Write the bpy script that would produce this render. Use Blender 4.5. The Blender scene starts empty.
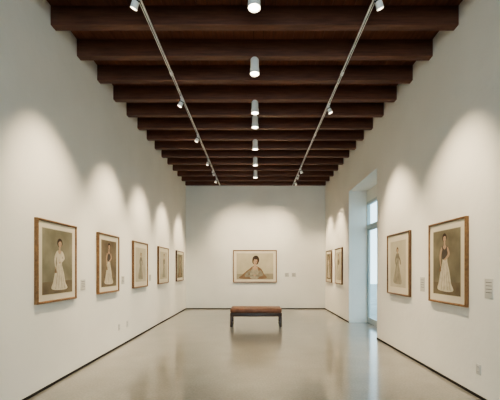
import bpy, math, random
from mathutils import Vector, Matrix
random.seed(4)
scene = bpy.context.scene
col = scene.collection

# ---------------------------------------------------------------- dimensions
F = 330.0
EYE = 1.5
XL, XR = -2.635, 2.60
YB, YF = 12.4, -4.0
ZBEAM = EYE + 3.13
BEAM_H = 0.25
ZCEIL = ZBEAM + BEAM_H

# ---------------------------------------------------------------- materials
def mat(name, color, rough=0.6, spec=0.5, noise=0.0, nscale=5.0, bump=0.0, bscale=80.0, metal=0.0,
        stretch=None, color2=None, emit=None, estr=0.0, rough_var=0.0, detail=6.0):
    m = bpy.data.materials.new(name); m.use_nodes = True
    nt = m.node_tree; b = nt.nodes['Principled BSDF']
    b.inputs['Roughness'].default_value = rough
    b.inputs['Specular IOR Level'].default_value = spec
    b.inputs['Metallic'].default_value = metal
    tc = nt.nodes.new('ShaderNodeTexCoord'); mp = nt.nodes.new('ShaderNodeMapping')
    nt.links.new(tc.outputs['Object'], mp.inputs['Vector'])
    if stretch: mp.inputs['Scale'].default_value = stretch
    n = nt.nodes.new('ShaderNodeTexNoise'); n.inputs['Scale'].default_value = nscale
    n.inputs['Detail'].default_value = detail
    nt.links.new(mp.outputs['Vector'], n.inputs['Vector'])
    r = nt.nodes.new('ShaderNodeValToRGB')
    c1 = color
    c2 = color2 if color2 else tuple(max(0, c*(1-noise)) for c in color)
    r.color_ramp.elements[0].position = 0.3; r.color_ramp.elements[0].color = (*c2, 1)
    r.color_ramp.elements[1].position = 0.7; r.color_ramp.elements[1].color = (*c1, 1)
    nt.links.new(n.outputs['Fac'], r.inputs['Fac'])
    nt.links.new(r.outputs['Color'], b.inputs['Base Color'])
    if rough_var:
        mr = nt.nodes.new('ShaderNodeMapRange')
        mr.inputs['To Min'].default_value = rough - rough_var
        mr.inputs['To Max'].default_value = rough + rough_var
        nt.links.new(n.outputs['Fac'], mr.inputs['Value'])
        nt.links.new(mr.outputs['Result'], b.inputs['Roughness'])
    if bump:
        n2 = nt.nodes.new('ShaderNodeTexNoise'); n2.inputs['Scale'].default_value = bscale
        n2.inputs['Detail'].default_value = 4
        nt.links.new(mp.outputs['Vector'], n2.inputs['Vector'])
        bp = nt.nodes.new('ShaderNodeBump'); bp.inputs['Strength'].default_value = bump
        bp.inputs['Distance'].default_value = 0.01
        nt.links.new(n2.outputs['Fac'], bp.inputs['Height'])
        nt.links.new(bp.outputs['Normal'], b.inputs['Normal'])
    if emit:
        b.inputs['Emission Color'].default_value = (*emit, 1)
        b.inputs['Emission Strength'].default_value = estr
    return m

M_wall = mat('plaster_white', (0.81, 0.795, 0.735), 0.85, 0.2, noise=0.06, nscale=1.2, bump=0.4, bscale=9)
M_floor = mat('polished_concrete', (0.265, 0.252, 0.218), 0.32, 0.5, noise=0.26, nscale=2.2, rough_var=0.06, bump=0.03, bscale=6, detail=10)
# fine speckle on top of the mottling, and slight gloss variation in the sealer coat
_nt = M_floor.node_tree; _b = _nt.nodes['Principled BSDF']
_b.inputs['Coat Weight'].default_value = 1.0; _b.inputs['Coat IOR'].default_value = 1.52
_src = _b.inputs['Base Color'].links[0].from_socket
_tc = _nt.nodes.new('ShaderNodeTexCoord'); _n = _nt.nodes.new('ShaderNodeTexNoise')
_n.inputs['Scale'].default_value = 38; _n.inputs['Detail'].default_value = 3
_nt.links.new(_tc.outputs['Object'], _n.inputs['Vector'])
_mr = _nt.nodes.new('ShaderNodeMapRange'); _mr.inputs['From Min'].default_value = 0.3; _mr.inputs['From Max'].default_value = 0.7
_mr.inputs['To Min'].default_value = 0.82; _mr.inputs['To Max'].default_value = 1.14
_nt.links.new(_n.outputs['Fac'], _mr.inputs['Value'])
_vm = _nt.nodes.new('ShaderNodeVectorMath'); _vm.operation = 'SCALE'
_nt.links.new(_src, _vm.inputs[0]); _nt.links.new(_mr.outputs['Result'], _vm.inputs['Scale'])
_nt.links.new(_vm.outputs['Vector'], _b.inputs['Base Color'])
_n3 = _nt.nodes.new('ShaderNodeTexNoise'); _n3.inputs['Scale'].default_value = 1.4; _n3.inputs['Detail'].default_value = 5
_nt.links.new(_tc.outputs['Object'], _n3.inputs['Vector'])
_m3 = _nt.nodes.new('ShaderNodeMapRange'); _m3.inputs['From Min'].default_value = 0.3; _m3.inputs['From Max'].default_value = 0.7
_m3.inputs['To Min'].default_value = 0.08; _m3.inputs['To Max'].default_value = 0.16
_nt.links.new(_n3.outputs['Fac'], _m3.inputs['Value']); _nt.links.new(_m3.outputs['Result'], _b.inputs['Coat Roughness'])

M_beam = mat('dark_stained_beam', (0.145, 0.060, 0.036), 0.5, 0.4, color2=(0.08, 0.032, 0.020), nscale=6, stretch=(0.5, 6, 6), bump=0.2, bscale=20)
M_plank = mat('stained_planks', (0.19, 0.075, 0.045), 0.55, 0.3, color2=(0.115, 0.045, 0.028), nscale=5, stretch=(5, 0.5, 5))
M_gap = mat('shadow_gap_black', (0.03, 0.026, 0.022), 0.7, 0.2, noise=0.2)
M_white = mat('painted_white_metal', (0.85, 0.84, 0.80), 0.35, 0.5, noise=0.02)
M_black = mat('black_baffle', (0.03, 0.03, 0.03), 0.5, 0.3, noise=0.1)
M_lens = mat('lamp_lens', (1, 0.95, 0.85), 0.3, 0.5, noise=0.0, emit=(1.0, 0.88, 0.68), estr=14)
M_fwood = mat('frame_wood', (0.24, 0.13, 0.055), 0.4, 0.5, color2=(0.145, 0.073, 0.03), nscale=14, stretch=(2, 2, 2))
M_fwood2 = mat('frame_wood_dark', (0.16, 0.085, 0.04), 0.4, 0.5, color2=(0.09, 0.045, 0.022), nscale=14)
M_mat = mat('mat_board', (0.66, 0.60, 0.48), 0.9, 0.1, noise=0.04, nscale=3)
M_leather = mat('brown_leather', (0.24, 0.105, 0.055), 0.45, 0.4, color2=(0.165, 0.07, 0.038), nscale=8, bump=0.15, bscale=60)
M_dwood = mat('dark_walnut', (0.05, 0.026, 0.016), 0.4, 0.5, color2=(0.03, 0.016, 0.01), nscale=10, stretch=(1, 6, 6))
M_dframe = mat('door_frame_paint', (0.52, 0.58, 0.58), 0.45, 0.4, noise=0.03)
M_steel = mat('brushed_steel', (0.5, 0.5, 0.5), 0.3, 0.5, metal=1.0, noise=0.1)
M_label = mat('label_card', (0.56, 0.55, 0.50), 0.7, 0.2, noise=0.02)
M_ink = mat('label_ink', (0.12, 0.12, 0.12), 0.8, 0.1, noise=0.1)
M_plate = mat('outlet_plastic', (0.60, 0.59, 0.55), 0.35, 0.5, noise=0.01)
M_pave = mat('outdoor_paving', (0.45, 0.45, 0.42), 0.9, 0.2, noise=0.25, nscale=2)

M_glass = bpy.data.materials.new('window_glass'); M_glass.use_nodes = True
nt = M_glass.node_tree; nt.nodes.clear()
o = nt.nodes.new('ShaderNodeOutputMaterial'); mx = nt.nodes.new('ShaderNodeMixShader')
tr = nt.nodes.new('ShaderNodeBsdfTransparent'); tr.inputs[0].default_value = (0.86, 0.95, 0.97, 1)
gl = nt.nodes.new('ShaderNodeBsdfGlossy'); gl.inputs['Roughness'].default_value = 0.02
mx.inputs[0].default_value = 0.10
nt.links.new(tr.outputs[0], mx.inputs[1])
nt.links.new(gl.outputs[0], mx.inputs[2]); nt.links.new(mx.outputs[0], o.inputs[0])

def P(name, c, c2=None, s=9):   # painted pigment
    return mat('pigment_' + name, c, 0.75, 0.15, noise=0.3, color2=c2, nscale=s)
K = dict(
    tan=P('tan', (0.27, 0.25, 0.18), (0.175, 0.16, 0.112), 4),
    olive=P('olive', (0.24, 0.215, 0.15), (0.15, 0.13, 0.09), 4),
    brownbg=P('umber', (0.22, 0.18, 0.125), (0.14, 0.11, 0.075), 4),
    ground=P('earth', (0.20, 0.165, 0.11), (0.14, 0.11, 0.075), 6),
    cream=P('cream', (0.50, 0.445, 0.33), (0.42, 0.375, 0.275), 3),
    paper=P('paper', (0.52, 0.47, 0.36), (0.44, 0.40, 0.30), 3),
    sky=P('greysky', (0.34, 0.30, 0.22), (0.27, 0.235, 0.17), 3),
    dress=P('white_gown', (0.64, 0.575, 0.445), (0.46, 0.41, 0.31), 14),
    fold=P('gown_fold', (0.42, 0.37, 0.275), None, 14),
    skin=P('skin', (0.48, 0.34, 0.24), (0.40, 0.28, 0.195), 8),
    skin_d=P('skin_shade', (0.34, 0.225, 0.15), None, 8),
    hair=P('hair', (0.075, 0.052, 0.036), None, 12),
    hairb=P('hair_brown', (0.15, 0.10, 0.065), None, 12),
    dark=P('dark_cloth', (0.12, 0.10, 0.08), None, 10),
    rust=P('rust_cloth', (0.25, 0.165, 0.105), (0.18, 0.115, 0.072), 10),
    grey=P('pencil_grey', (0.28, 0.25, 0.19), None, 10),
    lightg=P('wash_grey', (0.38, 0.34, 0.26), None, 10),
    lip=P('lip', (0.30, 0.14, 0.10), None, 10),
)

# ---------------------------------------------------------------- mesh helpers
class MB:
    def __init__(s): s.v=[]; s.f=[]; s.mi=[]; s.mats=[]; s.sm=[]
    def m(s, mt):
        if mt not in s.mats: s.mats.append(mt)
        return s.mats.index(mt)
    def add(s, vs, fs, mt, smooth=False):
        b=len(s.v); s.v += [tuple(v) for v in vs]; i=s.m(mt)
        for f in fs: s.f.append(tuple(b+k for k in f)); s.mi.append(i); s.sm.append(smooth)
    def box(s, a, b, mt, bev=0.0):
        x0,y0,z0=a; x1,y1,z1=b
        if bev<=0:
            vs=[(x0,y0,z0),(x1,y0,z0),(x1,y1,z0),(x0,y1,z0),(x0,y0,z1),(x1,y0,z1),(x1,y1,z1),(x0,y1,z1)]
            s.add(vs,[(3,2,1,0),(4,5,6,7),(0,1,5,4),(1,2,6,5),(2,3,7,6),(3,0,4,7)],mt); return
        import bmesh
        bm=bmesh.new(); bmesh.ops.create_cube(bm,size=1)
        for v in bm.verts:
            v.co=Vector(((x0+x1)/2+v.co.x*(x1-x0),(y0+y1)/2+v.co.y*(y1-y0),(z0+z1)/2+v.co.z*(z1-z0)))
        bmesh.ops.bevel(bm,geom=bm.edges[:],offset=bev,segments=3,affect='EDGES',profile=0.5)
        bm.verts.index_update()
        s.add([v.co.copy() for v in bm.verts],[[v.index for v in f.verts] for f in bm.faces],mt,True); bm.free()
    def lathe(s, prof, mt, M=Matrix(), n=28, smooth=True):
        vs=[]; fs=[]
        for r,z in prof:
            for k in range(n):
                a=2*math.pi*k/n; vs.append(M@Vector((r*math.cos(a),r*math.sin(a),z)))
        for i in range(len(prof)-1):
            for k in range(n):
                k2=(k+1)%n; fs.append((i*n+k,i*n+k2,(i+1)*n+k2,(i+1)*n+k))
        s.add(vs,fs,mt,smooth)
    def obj(s, name, parent=None, origin=None):
        me=bpy.data.meshes.new(name)
        vs=s.v
        if origin is not None: vs=[tuple(Vector(v)-Vector(origin)) for v in s.v]
        me.from_pydata(vs,[],s.f); 
        for mt in s.mats: me.materials.append(mt)
        for p,i,sm in zip(me.polygons,s.mi,s.sm): p.material_index=i; p.use_smooth=sm
        me.update()
        try: me.set_sharp_from_angle(angle=math.radians(40))
        except Exception: pass
        ob=bpy.data.objects.new(name,me); col.objects.link(ob)
        if origin is not None: ob.location=origin
        if parent: ob.parent=parent
        return ob
def empty(name, loc=(0,0,0)):
    e=bpy.data.objects.new(name,None); e.empty_display_size=0.1; e.location=loc; col.objects.link(e); return e
def boxobj(name,a,b,mt,bev=0,parent=None):
    m=MB(); m.box(a,b,mt,bev); return m.obj(name,parent)

# ---------------------------------------------------------------- room shell
OY0, OY1, OZ = 7.09, 9.23, 3.67     # door recess
XO = 3.19                           # outer face of right wall
ZT = ZCEIL
boxobj('floor',(XL-0.3,YF-0.3,-0.2),(XO,YB+0.3,0),M_floor)
boxobj('wall_left',(XL-0.3,YF-0.3,0),(XL,YB+0.3,ZT),M_wall)
boxobj('wall_back',(XL,YB,0),(XR,YB+0.3,ZT),M_wall)
m=MB()
m.box((XR,YF-0.3,0),(XO,OY0,ZT),M_wall); m.box((XR,OY1,0),(XO,YB+0.3,ZT),M_wall)
m.box((XR,OY0,OZ),(XO,OY1,ZT),M_wall)
m.obj('wall_right')
# wall behind the viewer; its tall window is added to let in fill
m=MB()
wx0,wx1,wz0,wz1=-1.9,1.9,0.8,3.9
m.box((XL,YF-0.3,0),(wx0,YF,ZT),M_wall); m.box((wx1,YF-0.3,0),(XR,YF,ZT),M_wall)
m.box((wx0,YF-0.3,0),(wx1,YF,wz0),M_wall); m.box((wx0,YF-0.3,wz1),(wx1,YF,ZT),M_wall)
m.obj('wall_front')
m=MB()
for a in (wx0, -0.64, 0.62, wx1-0.05): m.box((a,YF-0.22,wz0),(a+0.05,YF-0.14,wz1),M_dframe)
for z in (wz0, 2.6, wz1-0.05): m.box((wx0,YF-0.215,z),(wx1,YF-0.145,z+0.05),M_dframe)
m.add([(wx0+0.01,YF-0.18,wz0+0.01),(wx1-0.01,YF-0.18,wz0+0.01),(wx1-0.01,YF-0.18,wz1-0.01),(wx0+0.01,YF-0.18,wz1-0.01)],[(0,1,2,3)],M_glass)
m.obj('added_window')
# plank ceiling
m=MB()
x=XL-0.3; i=0
while x<XO:
    x2=min(x+0.145,XO); m.box((x,YF-0.3,ZCEIL),(x2-0.006,YB+0.3,ZCEIL+0.05),M_plank); x+=0.145
m.box((XL-0.3,YF-0.3,ZCEIL+0.02),(XO,YB+0.3,ZCEIL+0.12),M_gap)
m.obj('ceiling')
# beams
SP=0.62; TH=0.11
beam_back=[4.34+SP*k for k in range(-12,14)]
for yb in beam_back:
    if yb>YB+0.01 or yb-TH<YF: continue
    m=MB(); m.box((XL,yb-TH,ZBEAM),(XR,yb,ZCEIL),M_beam,0.006); 
    for k in range(len(m.sm)): m.sm[k]=False
    m.obj('ceiling_beam',origin=(0,yb-TH/2,ZBEAM+BEAM_H/2))
# thin dark baseboard strips, their black standing in for the shadow gap
bh=0.03
boxobj('baseboard_gap_left',(XL,YF,0),(XL+0.012,YB,bh),M_gap)
boxobj('baseboard_gap_back',(XL+0.012,YB-0.012,0),(XR-0.012,YB,bh),M_gap)
m=MB(); m.box((XR-0.012,YF,0),(XR,OY0,bh),M_gap); m.box((XR-0.012,OY1,0),(XR,YB,bh),M_gap); m.obj('baseboard_gap_right')

# ---------------------------------------------------------------- door in recess
XD=3.10
door=empty('door_1',(XD,8.16,0))
def dchild(mm,name):
    ob=mm.obj(name); ob.parent=door; ob.matrix_parent_inverse=Matrix.Translation(-Vector(door.location)); return ob
def dpart(name,a,b,mt,bev=0.0):
    mm=MB(); mm.box(a,b,mt,bev); return dchild(mm,name)
ZTR=2.62
def pane(mm,y0,y1,z0,z1):
    mm.add([(XD+0.045,y0,z0),(XD+0.045,y1,z0),(XD+0.045,y1,z1),(XD+0.045,y0,z1)],[(0,1,2,3)],M_glass)
dpart('head_panel',(XD,OY0,3.36),(XD+0.09,OY1,OZ),M_wall)
dpart('jamb_far',(XD,OY1-0.03,0),(XD+0.09,OY1,3.36),M_dframe)
dpart('jamb_near',(XD,OY0,0),(XD+0.09,OY0+0.03,3.36),M_dframe)
dpart('transom_bar',(XD-0.005,OY0+0.03,ZTR),(XD+0.09,OY1-0.03,ZTR+0.10),M_dframe)
dpart('head_bar',(XD,OY0+0.03,3.29),(XD+0.09,OY1-0.03,3.36),M_dframe)
mid=(OY0+OY1)/2
for nm,a,b in (('leaf_near',OY0+0.03,mid),('leaf_far',mid,OY1-0.03)):
    mm=MB(); s=0.055
    mm.box((XD+0.02,a,0.01),(XD+0.07,a+s,ZTR),M_dframe); mm.box((XD+0.02,b-s,0.01),(XD+0.07,b,ZTR),M_dframe)
    mm.box((XD+0.02,a+s,0.01),(XD+0.07,b-s,0.16),M_dframe); mm.box((XD+0.02,a+s,ZTR-s),(XD+0.07,b-s,ZTR),M_dframe)
    pane(mm,a+s,b-s,0.16,ZTR-s)
    dchild(mm,nm)
mm=MB(); mm.box((XD-0.03,mid-0.055,0.98),(XD+0.02,mid-0.035,1.0),M_steel,0.003); mm.box((XD-0.045,mid-0.16,0.975),(XD-0.03,mid-0.03,1.0),M_steel,0.004)
dchild(mm,'handle')
mm=MB(); pane(mm,OY0+0.03,OY1-0.03,ZTR+0.10,3.29)
mm.box((XD+0.02,mid-0.03,ZTR+0.10),(XD+0.07,mid+0.03,3.29),M_dframe); mm.obj('window_1')
boxobj('ground',(XO,-14,-0.25),(30,34,-0.05),M_pave)

# ---------------------------------------------------------------- artworks
def smooth(pts, n=5):
    out=[]; N=len(pts)
    for i in range(N):
        p0,p1,p2,p3=[Vector(pts[(i+k)%N]) for k in (-1,0,1,2)]
        for j in range(n):
            t=j/n
            out.append(0.5*((2*p1)+(-p0+p2)*t+(2*p0-5*p1+4*p2-p3)*t*t+(-p0+3*p1-3*p2+p3)*t**3))
    return out
def ell(cx,cy,rx,ry,n=20,rot=0):
    c,s=math.cos(rot),math.sin(rot)
    return [Vector((cx+rx*math.cos(a)*c-ry*math.sin(a)*s, cy+rx*math.cos(a)*s+ry*math.sin(a)*c)) for a in [2*math.pi*k/n for k in range(n)]]
def standing(gown='dress', bodice='dress', hair='hair', skin='skin', bg='tan', gr='ground', fold='fold', arm=1, fan=True, hx=0.0):
    S=[('bg',bg),('band',gr,0.0,0.20)]
    S+= [('p',smooth([(-0.20+hx,0.075),(-0.165+hx,0.20),(-0.12+hx,0.36),(-0.065+hx,0.52),(-0.06+hx,0.58),(0.06+hx,0.58),(0.07+hx,0.50),(0.125+hx,0.35),(0.165+hx,0.18),(0.22+hx,0.07),(0.05+hx,0.045)]),gown)]
    for a,b in ((-0.11,-0.03),(-0.03,0.0),(0.06,0.02),(0.14,0.035)):
        S.append(('p',[Vector((a+hx,0.07)),Vector((a+0.016+hx,0.07)),Vector((b+0.006+hx,0.50)),Vector((b+hx,0.50))],fold))
    S.append(('p',smooth([(-0.06+hx,0.55),(-0.075+hx,0.64),(-0.09+hx,0.72),(-0.055+hx,0.76),(0.055+hx,0.76),(0.09+hx,0.72),(0.075+hx,0.64),(0.06+hx,0.55)]),bodice))
    S.append(('p',smooth([(-0.05+hx,0.745),(-0.02+hx,0.77),(-0.02+hx,0.82),(0.02+hx,0.82),(0.02+hx,0.77),(0.05+hx,0.745),(0.0+hx,0.70)]),skin))
    S.append(('p',smooth([(-0.085+hx,0.74),(-0.13+hx,0.66),(-0.14+hx,0.56),(-0.12+hx,0.46),(-0.095+hx,0.46),(-0.105+hx,0.56),(-0.085+hx,0.64),(-0.062+hx,0.70)]),bodice if arm==2 else skin))
    S.append(('p',smooth([(0.085+hx,0.74),(0.13+hx,0.66),(0.125+hx,0.60),(0.03+hx,0.535),(0.0+hx,0.55),(0.02+hx,0.57),(0.085+hx,0.63),(0.065+hx,0.70)]),bodice if arm==2 else skin))
    S.append(('p',ell(-0.105+hx,0.445,0.014,0.022),skin)); S.append(('p',ell(0.0+hx,0.545,0.02,0.014),skin))
    S.append(('p',ell(hx,0.885,0.058,0.066),hair))
    S.append(('p',ell(hx+0.004,0.868,0.037,0.050),skin))
    S.append(('p',smooth([(-0.045+hx,0.88),(-0.03+hx,0.92),(0.01+hx,0.925),(0.045+hx,0.89),(0.03+hx,0.905),(-0.01+hx,0.905)]),hair))
    for dx in (-0.012,0.018): S.append(('p',ell(hx+dx,0.872,0.0055,0.003,8),'hair'))
    S.append(('p',ell(hx+0.004,0.843,0.009,0.0035,8),'lip'))
    if fan: S.append(('p',[Vector((-0.105+hx,0.45)),Vector((-0.15+hx,0.37)),Vector((-0.11+hx,0.35)),Vector((-0.085+hx,0.37))],'rust'))
    return S
def childlike(S,hx,sy=0.88,hs=1.22):
    """shorten the body and enlarge the head of a standing figure"""
    out=[]
    for s in S:
        if s[0]!='p': out.append(s); continue
        head=min(p[1] for p in s[1])>0.80
        pts=[]
        for p in s[1]:
            x,y=p[0]-hx,p[1]
            if head: x*=hs; y=0.80+(y-0.80)*hs
            pts.append(Vector((hx+x,0.06+(y-0.06)*sy)))
        out.append(('p',pts,s[2]))
    return out
def bust():
    S=[('bg','cream'),('band','sky',0.0,0.22)]
    S.append(('p',smooth([(-0.56,0.03),(-0.50,0.16),(-0.36,0.29),(-0.22,0.40),(-0.12,0.48),(0.0,0.52),(0.13,0.48),(0.26,0.38),(0.34,0.22),(0.40,0.03)]),'rust'))
    S.append(('p',smooth([(-0.16,0.03),(-0.20,0.20),(-0.14,0.36),(-0.06,0.44),(0.06,0.45),(0.13,0.36),(0.14,0.20),(0.12,0.03)]),'lightg'))
    for a,b in ((-0.10,-0.06),(-0.02,0.0),(0.06,0.04)):
        S.append(('p',[Vector((a,0.04)),Vector((a+0.018,0.04)),Vector((b+0.008,0.38)),Vector((b,0.38))],'fold'))
    S.append(('p',smooth([(-0.10,0.44),(-0.04,0.50),(-0.04,0.60),(0.05,0.60),(0.05,0.50),(0.11,0.44),(0.0,0.35)]),'skin'))
    S.append(('p',smooth([(-0.22,0.34),(-0.34,0.24),(-0.40,0.12),(-0.26,0.08),(-0.04,0.13),(-0.03,0.18),(-0.24,0.17),(-0.22,0.22),(-0.14,0.30)]),'grey'))
    S.append(('p',smooth([(0.20,0.36),(0.30,0.24),(0.30,0.14),(0.14,0.10),(0.0,0.13),(0.01,0.18),(0.16,0.19),(0.14,0.28)]),'grey'))
    S.append(('p',ell(-0.01,0.155,0.05,0.028),'skin')); 
    for k in range(4): S.append(('p',ell(0.03+0.004*k,0.135+0.013*k,0.022,0.006,10,0.15),'skin_d' if k%2 else 'skin'))
    H=[]
    H.append(('p',smooth([(-0.12,0.66),(-0.13,0.80),(-0.07,0.90),(0.04,0.91),(0.12,0.82),(0.13,0.70),(0.09,0.59),(0.05,0.58),(-0.05,0.58),(-0.09,0.60)]),'hair'))
    H.append(('p',ell(0.0,0.68,0.078,0.112),'skin'))
    H.append(('p',smooth([(0.03,0.58),(0.072,0.63),(0.078,0.70),(0.06,0.77),(0.05,0.70),(0.045,0.62)]),'skin_d'))
    H.append(('p',smooth([(-0.09,0.70),(-0.07,0.78),(0.0,0.76),(0.055,0.785),(0.09,0.70),(0.08,0.84),(0.0,0.87),(-0.08,0.84)]),'hair'))
    for dx in (-0.033,0.035):
        H.append(('p',ell(dx,0.695,0.016,0.007,10),'dark')); H.append(('p',ell(dx,0.722,0.021,0.004,10),'hairb'))
    H.append(('p',[Vector((-0.004,0.69)),Vector((0.006,0.69)),Vector((0.014,0.643)),Vector((-0.008,0.640))],'skin_d'))
    H.append(('p',ell(0.0,0.612,0.024,0.008,12),'lip'))
    # tilt the head on the neck
    a=-0.16; c,s_=math.cos(a),math.sin(a); pv=Vector((0.0,0.55))
    for h in H:
        S.append(('p',[Vector((pv.x+(p[0]-pv.x)*c-(p[1]-pv.y)*s_, pv.y+(p[0]-pv.x)*s_+(p[1]-pv.y)*c)) for p in h[1]],h[2]))
    return S
def sketch(v=0):
    return standing('lightg' if v!=1 else 'dress','lightg' if v==0 else 'grey','hairb','skin',bg='paper',gr='cream',fold='grey',fan=False,arm=2,hx=0.02*v)
def tri_sketch():
    S=[('bg','paper')]
    S.append(('p',smooth([(-0.22,0.10),(-0.15,0.32),(-0.07,0.52),(-0.05,0.66),(0.05,0.66),(0.06,0.50),(0.13,0.30),(0.20,0.09),(0.02,0.06)]),'lightg'))
    for a,b in ((-0.14,-0.04),(-0.06,-0.01),(0.03,0.01),(0.11,0.03)):
        S.append(('p',[Vector((a,0.10)),Vector((a+0.02,0.10)),Vector((b+0.008,0.60)),Vector((b,0.60))],'grey'))
    S.append(('p',smooth([(-0.09,0.68),(-0.13,0.56),(-0.06,0.46),(-0.03,0.48),(-0.08,0.56),(-0.05,0.64)]),'grey'))
    S.append(('p',smooth([(0.07,0.68),(0.14,0.60),(0.17,0.50),(0.14,0.49),(0.10,0.58),(0.05,0.63)]),'grey'))
    S.append(('p',smooth([(-0.06,0.64),(-0.08,0.70),(-0.03,0.74),(0.03,0.74),(0.08,0.70),(0.05,0.62)]),'grey'))
    S.append(('p',ell(0,0.81,0.048,0.06),'hairb')); S.append(('p',ell(0.006,0.795,0.032,0.044),'skin'))
    S.append(('p',[Vector((-0.018,0.72)),Vector((0.018,0.72)),Vector((0.016,0.77)),Vector((-0.014,0.77))],'skin'))
    return S

def framed(name, wall, c, zc, w, h, art, mw=(0.09,0.09), fw=0.028, fd=0.045, fm=None):
    """wall: 'L','R','B'; c = centre coordinate along wall"""
    fm = fm or M_fwood
    G=0.003
    if wall=='L': O=Vector((XL+G,c,zc)); U=Vector((0,1,0)); Nn=Vector((1,0,0))
    elif wall=='R': O=Vector((XR-G,c,zc)); U=Vector((0,-1,0)); Nn=Vector((-1,0,0))
    else: O=Vector((c,YB-G,zc)); U=Vector((1,0,0)); Nn=Vector((0,-1,0))
    V=Vector((0,0,1))
    def T(u,v,n): return U*u+V*v+Nn*n
    m=MB()
    prof=[(0,0.0),(0,fd-0.006),(0.006,fd),(fw*0.6,fd),(fw-0.003,fd-0.012),(fw,fd-0.018)]
    vs=[];fs=[]
    for ins,d in prof:
        a,b=w/2-ins,h/2-ins
        vs+=[T(-a,-b,d),T(a,-b,d),T(a,b,d),T(-a,b,d)]
    for i in range(len(prof)-1):
        for k in range(4):
            k2=(k+1)%4; fs.append((i*4+k,i*4+k2,(i+1)*4+k2,(i+1)*4+k))
    fs.append((0,3,2,1))
    m.add(vs,fs,fm)
    a,b=w/2-fw,h/2-fw; d=fd-0.018
    m.add([T(-a,-b,d),T(a,-b,d),T(a,b,d),T(-a,b,d)],[(0,1,2,3)],M_mat)
    iw,ih=w-2*fw-2*mw[0],h-2*fw-2*mw[1]
    hw=iw/2
    dd=d+0.0015
    for i,s in enumerate(art):
        dd+=0.0005
        if s[0]=='bg':
            m.add([T(-hw-0.006,-ih/2-0.006,dd-.0005),T(hw+0.006,-ih/2-0.006,dd-.0005),T(hw+0.006,ih/2+0.006,dd-.0005),T(-hw-0.006,ih/2+0.006,dd-.0005)],[(0,1,2,3)],K['cream'])
            m.add([T(-hw,-ih/2,dd),T(hw,-ih/2,dd),T(hw,ih/2,dd),T(-hw,ih/2,dd)],[(0,1,2,3)],K[s[1]])
        elif s[0]=='band':
            m.add([T(-hw,-ih/2+s[2]*ih,dd),T(hw,-ih/2+s[2]*ih,dd),T(hw,-ih/2+s[3]*ih,dd),T(-hw,-ih/2+s[3]*ih*0.92,dd)],[(0,1,2,3)],K[s[1]])
        else:
            pts=[T(max(-hw,min(hw,p[0]*ih)), -ih/2+max(0,min(1,p[1]))*ih, dd) for p in s[1]]
            m.add(pts,[tuple(range(len(pts)))],K[s[2]])
    ob=m.obj(name); ob.location=O; return ob

framed('framed_portrait','L',4.345,1.595,0.86,1.04,childlike(standing(bg='tan',hx=0.03,arm=2),0.03),mw=(0.075,0.08),fm=M_fwood)
framed('framed_portrait','L',5.85,1.595,0.82,1.03,standing(bodice='dark',gown='dress',bg='brownbg',hx=-0.02),mw=(0.085,0.085),fm=M_fwood)
framed('framed_drawing','L',7.46,1.595,0.92,1.02,tri_sketch(),mw=(0.11,0.11),fm=M_fwood)
framed('framed_drawing','L',9.30,1.60,1.00,1.02,sketch(2),mw=(0.11,0.11),fm=M_fwood)
framed('framed_portrait','L',11.30,1.60,1.00,1.02,standing(bg='tan',gown='rust',bodice='dark'),mw=(0.09,0.09),fm=M_fwood2)
framed('framed_bust_portrait','B',-0.04,1.60,1.64,1.22,bust(),mw=(0.10,0.09),fw=0.035,fm=M_fwood)
framed('framed_portrait','R',4.46,1.59,0.87,1.12,standing(bodice='dark',bg='olive',hx=-0.03),mw=(0.09,0.095),fm=M_fwood)
framed('framed_drawing','R',5.98,1.59,0.93,1.12,tri_sketch(),mw=(0.12,0.12),fm=M_fwood2)
framed('framed_drawing','R',10.28,1.59,0.85,1.12,sketch(1),mw=(0.10,0.11),fm=M_fwood2)
framed('framed_portrait','R',11.65,1.59,0.85,1.12,standing(bg='olive'),mw=(0.09,0.09),fm=M_fwood2)

def label(wall,c,zc,w=0.13,h=0.16):
    m=MB()
    if wall=='B':
        m.box((c-w/2,YB-0.006,zc-h/2),(c+w/2,YB,zc+h/2),M_label,0.001)
        for k in range(4): m.box((c-w*0.38,YB-0.0068,zc+h*(0.30-0.17*k)),(c+w*(0.35-0.12*(k%2)),YB-0.006,zc+h*(0.30-0.17*k)+0.006),M_ink)
    else:
        X=XL if wall=='L' else XR; s=1 if wall=='L' else -1
        x0,x1=sorted((X,X+s*0.006)); m.box((x0,c-w/2,zc-h/2),(x1,c+w/2,zc+h/2),M_label,0.001)
        x0,x1=sorted((X+s*0.006,X+s*0.0068))
        for k in range(4): m.box((x0,c-w*0.38,zc+h*(0.30-0.17*k)),(x1,c+w*0.36,zc+h*(0.30-0.17*k)+0.006),M_ink)
    m.obj('wall_label')
label('L',5.02,1.26); label('L',6.53,1.28); label('L',8.2,1.28)
label('R',3.68,1.28,0.13,0.22); label('R',5.15,1.26,0.13,0.22)
label('B',1.16,1.28,0.15,0.15); label('B',1.42,1.28,0.15,0.15)
def outlet(wall,c,zc):
    m=MB(); X=XL if wall=='L' else XR; s=1 if wall=='L' else -1
    def b(d0,d1,y0,y1,z0,z1,mt,bev=0):
        x0,x1=sorted((X+s*d0,X+s*d1)); m.box((x0,y0,z0),(x1,y1,z1),mt,bev)
    b(0,0.007,c-0.04,c+0.04,zc-0.06,zc+0.06,M_plate,0.002)
    for dz in (-0.027,0.027):
        b(0.007,0.009,c-0.018,c+0.018,zc+dz-0.016,zc+dz+0.016,M_plate,0.0008)
        for dy in (-0.008,0.006): b(0.009,0.0094,c+dy,c+dy+0.003,zc+dz-0.006,zc+dz+0.008,M_ink)
    m.obj('electrical_outlet')
outlet('R',3.85,0.33); outlet('L',6.35,0.38); outlet('L',6.75,0.38)

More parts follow.
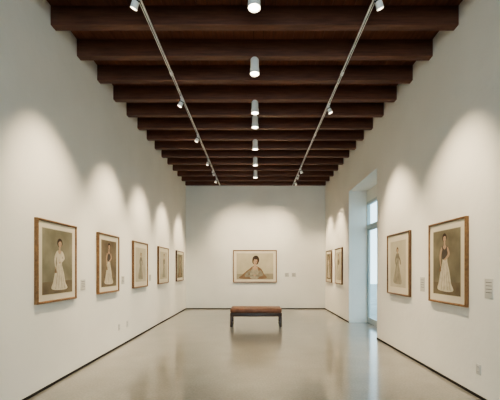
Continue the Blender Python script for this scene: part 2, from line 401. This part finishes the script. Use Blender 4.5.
# ---------------------------------------------------------------- bench
bx,by0,by1=0.0,8.53,9.13; hw=0.67
bench=empty('upholstered_bench',(bx,(by0+by1)/2,0))
def bp(name,fn):
    mm=MB(); fn(mm); ob=mm.obj(name); ob.parent=bench; ob.matrix_parent_inverse=Matrix.Translation(-Vector(bench.location)); return ob
bp('cushion',lambda mm: mm.box((-hw+0.005,by0+0.005,0.36),(hw-0.005,by1-0.005,0.475),M_leather,0.022))
def piping(mm):
    for k in (1,2,3):
        xx=-hw+k*2*hw/4
        mm.box((xx-0.003,by0+0.02,0.474),(xx+0.003,by1-0.02,0.477),M_leather)
bp('seams',piping)
def apron(mm):
    mm.box((-hw,by0,0.27),(hw,by0+0.04,0.36),M_dwood,0.004); mm.box((-hw,by1-0.04,0.27),(hw,by1,0.36),M_dwood,0.004)
    mm.box((-hw,by0+0.04,0.27),(-hw+0.04,by1-0.04,0.36),M_dwood,0.004); mm.box((hw-0.04,by0+0.04,0.27),(hw,by1-0.04,0.36),M_dwood,0.004)
    mm.box((-hw+0.03,by0+0.03,0.335),(hw-0.03,by1-0.03,0.36),M_dwood)
bp('apron',apron)
i=1
for sx in (-1,1):
    for yy in (by0,by1-0.05):
        x0,x1=sorted((sx*hw,sx*(hw-0.05)))
        bp('leg_%d'%i,lambda mm:mm.box((x0,yy,0),(x1,yy+0.05,0.27),M_dwood,0.003)); i+=1
    x0,x1=sorted((sx*hw,sx*(hw-0.05)))
    bp('side_rail_%d'%(1 if sx<0 else 2),lambda mm:mm.box((x0,by0+0.05,0.02),(x1,by1-0.05,0.06),M_dwood,0.003))

# ---------------------------------------------------------------- lighting fixtures
WARM=(1.0,0.81,0.56)
def spot(name,loc,target,energy,size,blend,color=WARM,rad=0.035,parent=None):
    ld=bpy.data.lights.new(name,'SPOT'); ld.energy=energy; ld.spot_size=math.radians(size); ld.spot_blend=blend
    ld.color=color; ld.shadow_soft_size=rad
    ob=bpy.data.objects.new(name,ld); col.objects.link(ob); ob.location=loc
    ob.rotation_euler=(Vector(target)-Vector(loc)).to_track_quat('-Z','Y').to_euler()
    if parent:
        bpy.context.view_layer.update()
        ob.parent=parent; ob.matrix_parent_inverse=parent.matrix_world.inverted()
    return ob
XT1,XT2=-1.345,1.37
ZTK=ZBEAM-0.032
for xt in (XT1,XT2):
    m=MB(); m.box((xt-0.017,-1.5,ZTK),(xt+0.017,12.30,ZBEAM),M_white,0.002)
    m.box((xt-0.006,-1.49,ZTK-0.001),(xt+0.006,12.29,ZTK+0.004),M_black)
    for yy in (2.5,5.2,7.6,9.9): m.box((xt-0.022,yy,ZTK-0.004),(xt+0.022,yy+0.10,ZBEAM),M_white,0.002)
    m.obj('track_light_rail')
def head(xt,y,target,energy=300,size=57,blend=0.86):
    piv=Vector((xt,y,ZTK-0.09)); d=(Vector(target)-piv).normalized()
    m=MB()
    Z0=ZTK-0.006
    m.box((xt-0.016,y-0.055,Z0-0.022),(xt+0.016,y+0.055,Z0),M_white,0.003)
    m.lathe([(0.0,0),(0.009,0),(0.009,-0.05),(0.0,-0.05)],M_white,Matrix.Translation((xt,y,Z0-0.02)),16)
    q=d.to_track_quat('-Z','Y').to_matrix().to_4x4()
    Mx=Matrix.Translation(piv)@q@Matrix.Scale(0.85,4)
    m.lathe([(0.0,0.075),(0.028,0.072),(0.036,0.06),(0.038,0.02),(0.046,-0.03),(0.048,-0.10),(0.044,-0.10),(0.040,-0.07)],M_white,Mx,24)
    m.lathe([(0.040,-0.07),(0.0,-0.07)],M_lens,Mx,24)
    m.lathe([(0.0385,0.012),(0.044,0.010),(0.044,-0.008),(0.0405,-0.010)],M_black,Mx,24)
    ob=m.obj('track_spotlight')
    spot('spot_lamp',piv+d*0.115,target,energy,size,blend,parent=ob)
E=450
for y,ty in ((3.7,4.34),(5.95,5.85),(7.6,7.46),(9.3,9.30),(11.2,11.30)):
    head(XT1,y,(XL,ty,1.52),E)
for y,ty in ((3.7,4.46),(6.2,5.98),(10.1,10.28),(11.5,11.65)):
    head(XT2,y,(XR,ty,1.52),E)
head(XT1,10.35,(-0.3,YB,1.9),340,80,1.0); head(XT2,10.75,(0.3,YB,1.9),340,80,1.0)
head(XT1,2.0,(XL,2.1,1.7),110); head(XT2,1.8,(XR,2.0,1.7),110)

for k in (-7,-5,-3,-1,1,3,4,6,8,10):
    yb=4.34+SP*k-TH/2
    m=MB(); T=Matrix.Translation((-0.02,yb,ZBEAM))@Matrix.Scale(0.9,4)
    m.lathe([(0,0),(0.05,0),(0.05,-0.02),(0.066,-0.02),(0.070,-0.03),(0.070,-0.17),(0.078,-0.175),(0.080,-0.255),(0.074,-0.26),(0.068,-0.235)],M_white,T,32)
    m.lathe([(0.068,-0.235),(0,-0.235)],M_lens,T,32)
    ob=m.obj('ceiling_downlight')
    spot('down_lamp',(-0.02,yb,ZBEAM-0.245),(-0.02,yb,0),110 if k>0 else 40,100,1.0,color=(1,0.84,0.63),rad=0.05,parent=ob)

# cool fill lamp, added outside the made-up window behind the viewer
def area(name,loc,target,sx,sy,energy,color):
    ld=bpy.data.lights.new(name,'AREA'); ld.shape='RECTANGLE'; ld.size=sx; ld.size_y=sy; ld.energy=energy; ld.color=color
    ob=bpy.data.objects.new(name,ld); col.objects.link(ob); ob.location=loc
    ob.rotation_euler=(Vector(target)-Vector(loc)).to_track_quat('-Z','Y').to_euler(); return ob
area('fill_light_front',(0,YF-0.5,2.4),(0,4,2.2),3.8,3.1,225,(0.82,0.92,1.0))

w=bpy.data.worlds.new('sky'); scene.world=w; w.use_nodes=True
nt=w.node_tree; bg=nt.nodes['Background']
tc=nt.nodes.new('ShaderNodeTexCoord'); sep=nt.nodes.new('ShaderNodeSeparateXYZ'); rp=nt.nodes.new('ShaderNodeValToRGB')
nt.links.new(tc.outputs['Generated'],sep.inputs[0]); nt.links.new(sep.outputs['Z'],rp.inputs['Fac'])
rp.color_ramp.elements[0].color=(0.64,0.80,0.87,1); rp.color_ramp.elements[1].color=(0.44,0.63,0.80,1)
nt.links.new(rp.outputs['Color'],bg.inputs['Color']); bg.inputs['Strength'].default_value=3.0

# ---------------------------------------------------------------- camera
cd=bpy.data.cameras.new('camera'); cam=bpy.data.objects.new('camera',cd); col.objects.link(cam)
cam.location=(0,0,EYE); cam.rotation_euler=(math.pi/2,0,0)
cd.sensor_width=36; cd.lens=F/500*36; cd.shift_x=-0.012; cd.shift_y=0.138
cd.clip_start=0.05; cd.clip_end=200
scene.camera=cam
scene.view_settings.view_transform='AgX'
scene.view_settings.look='AgX - Medium High Contrast'
scene.view_settings.exposure=0.3
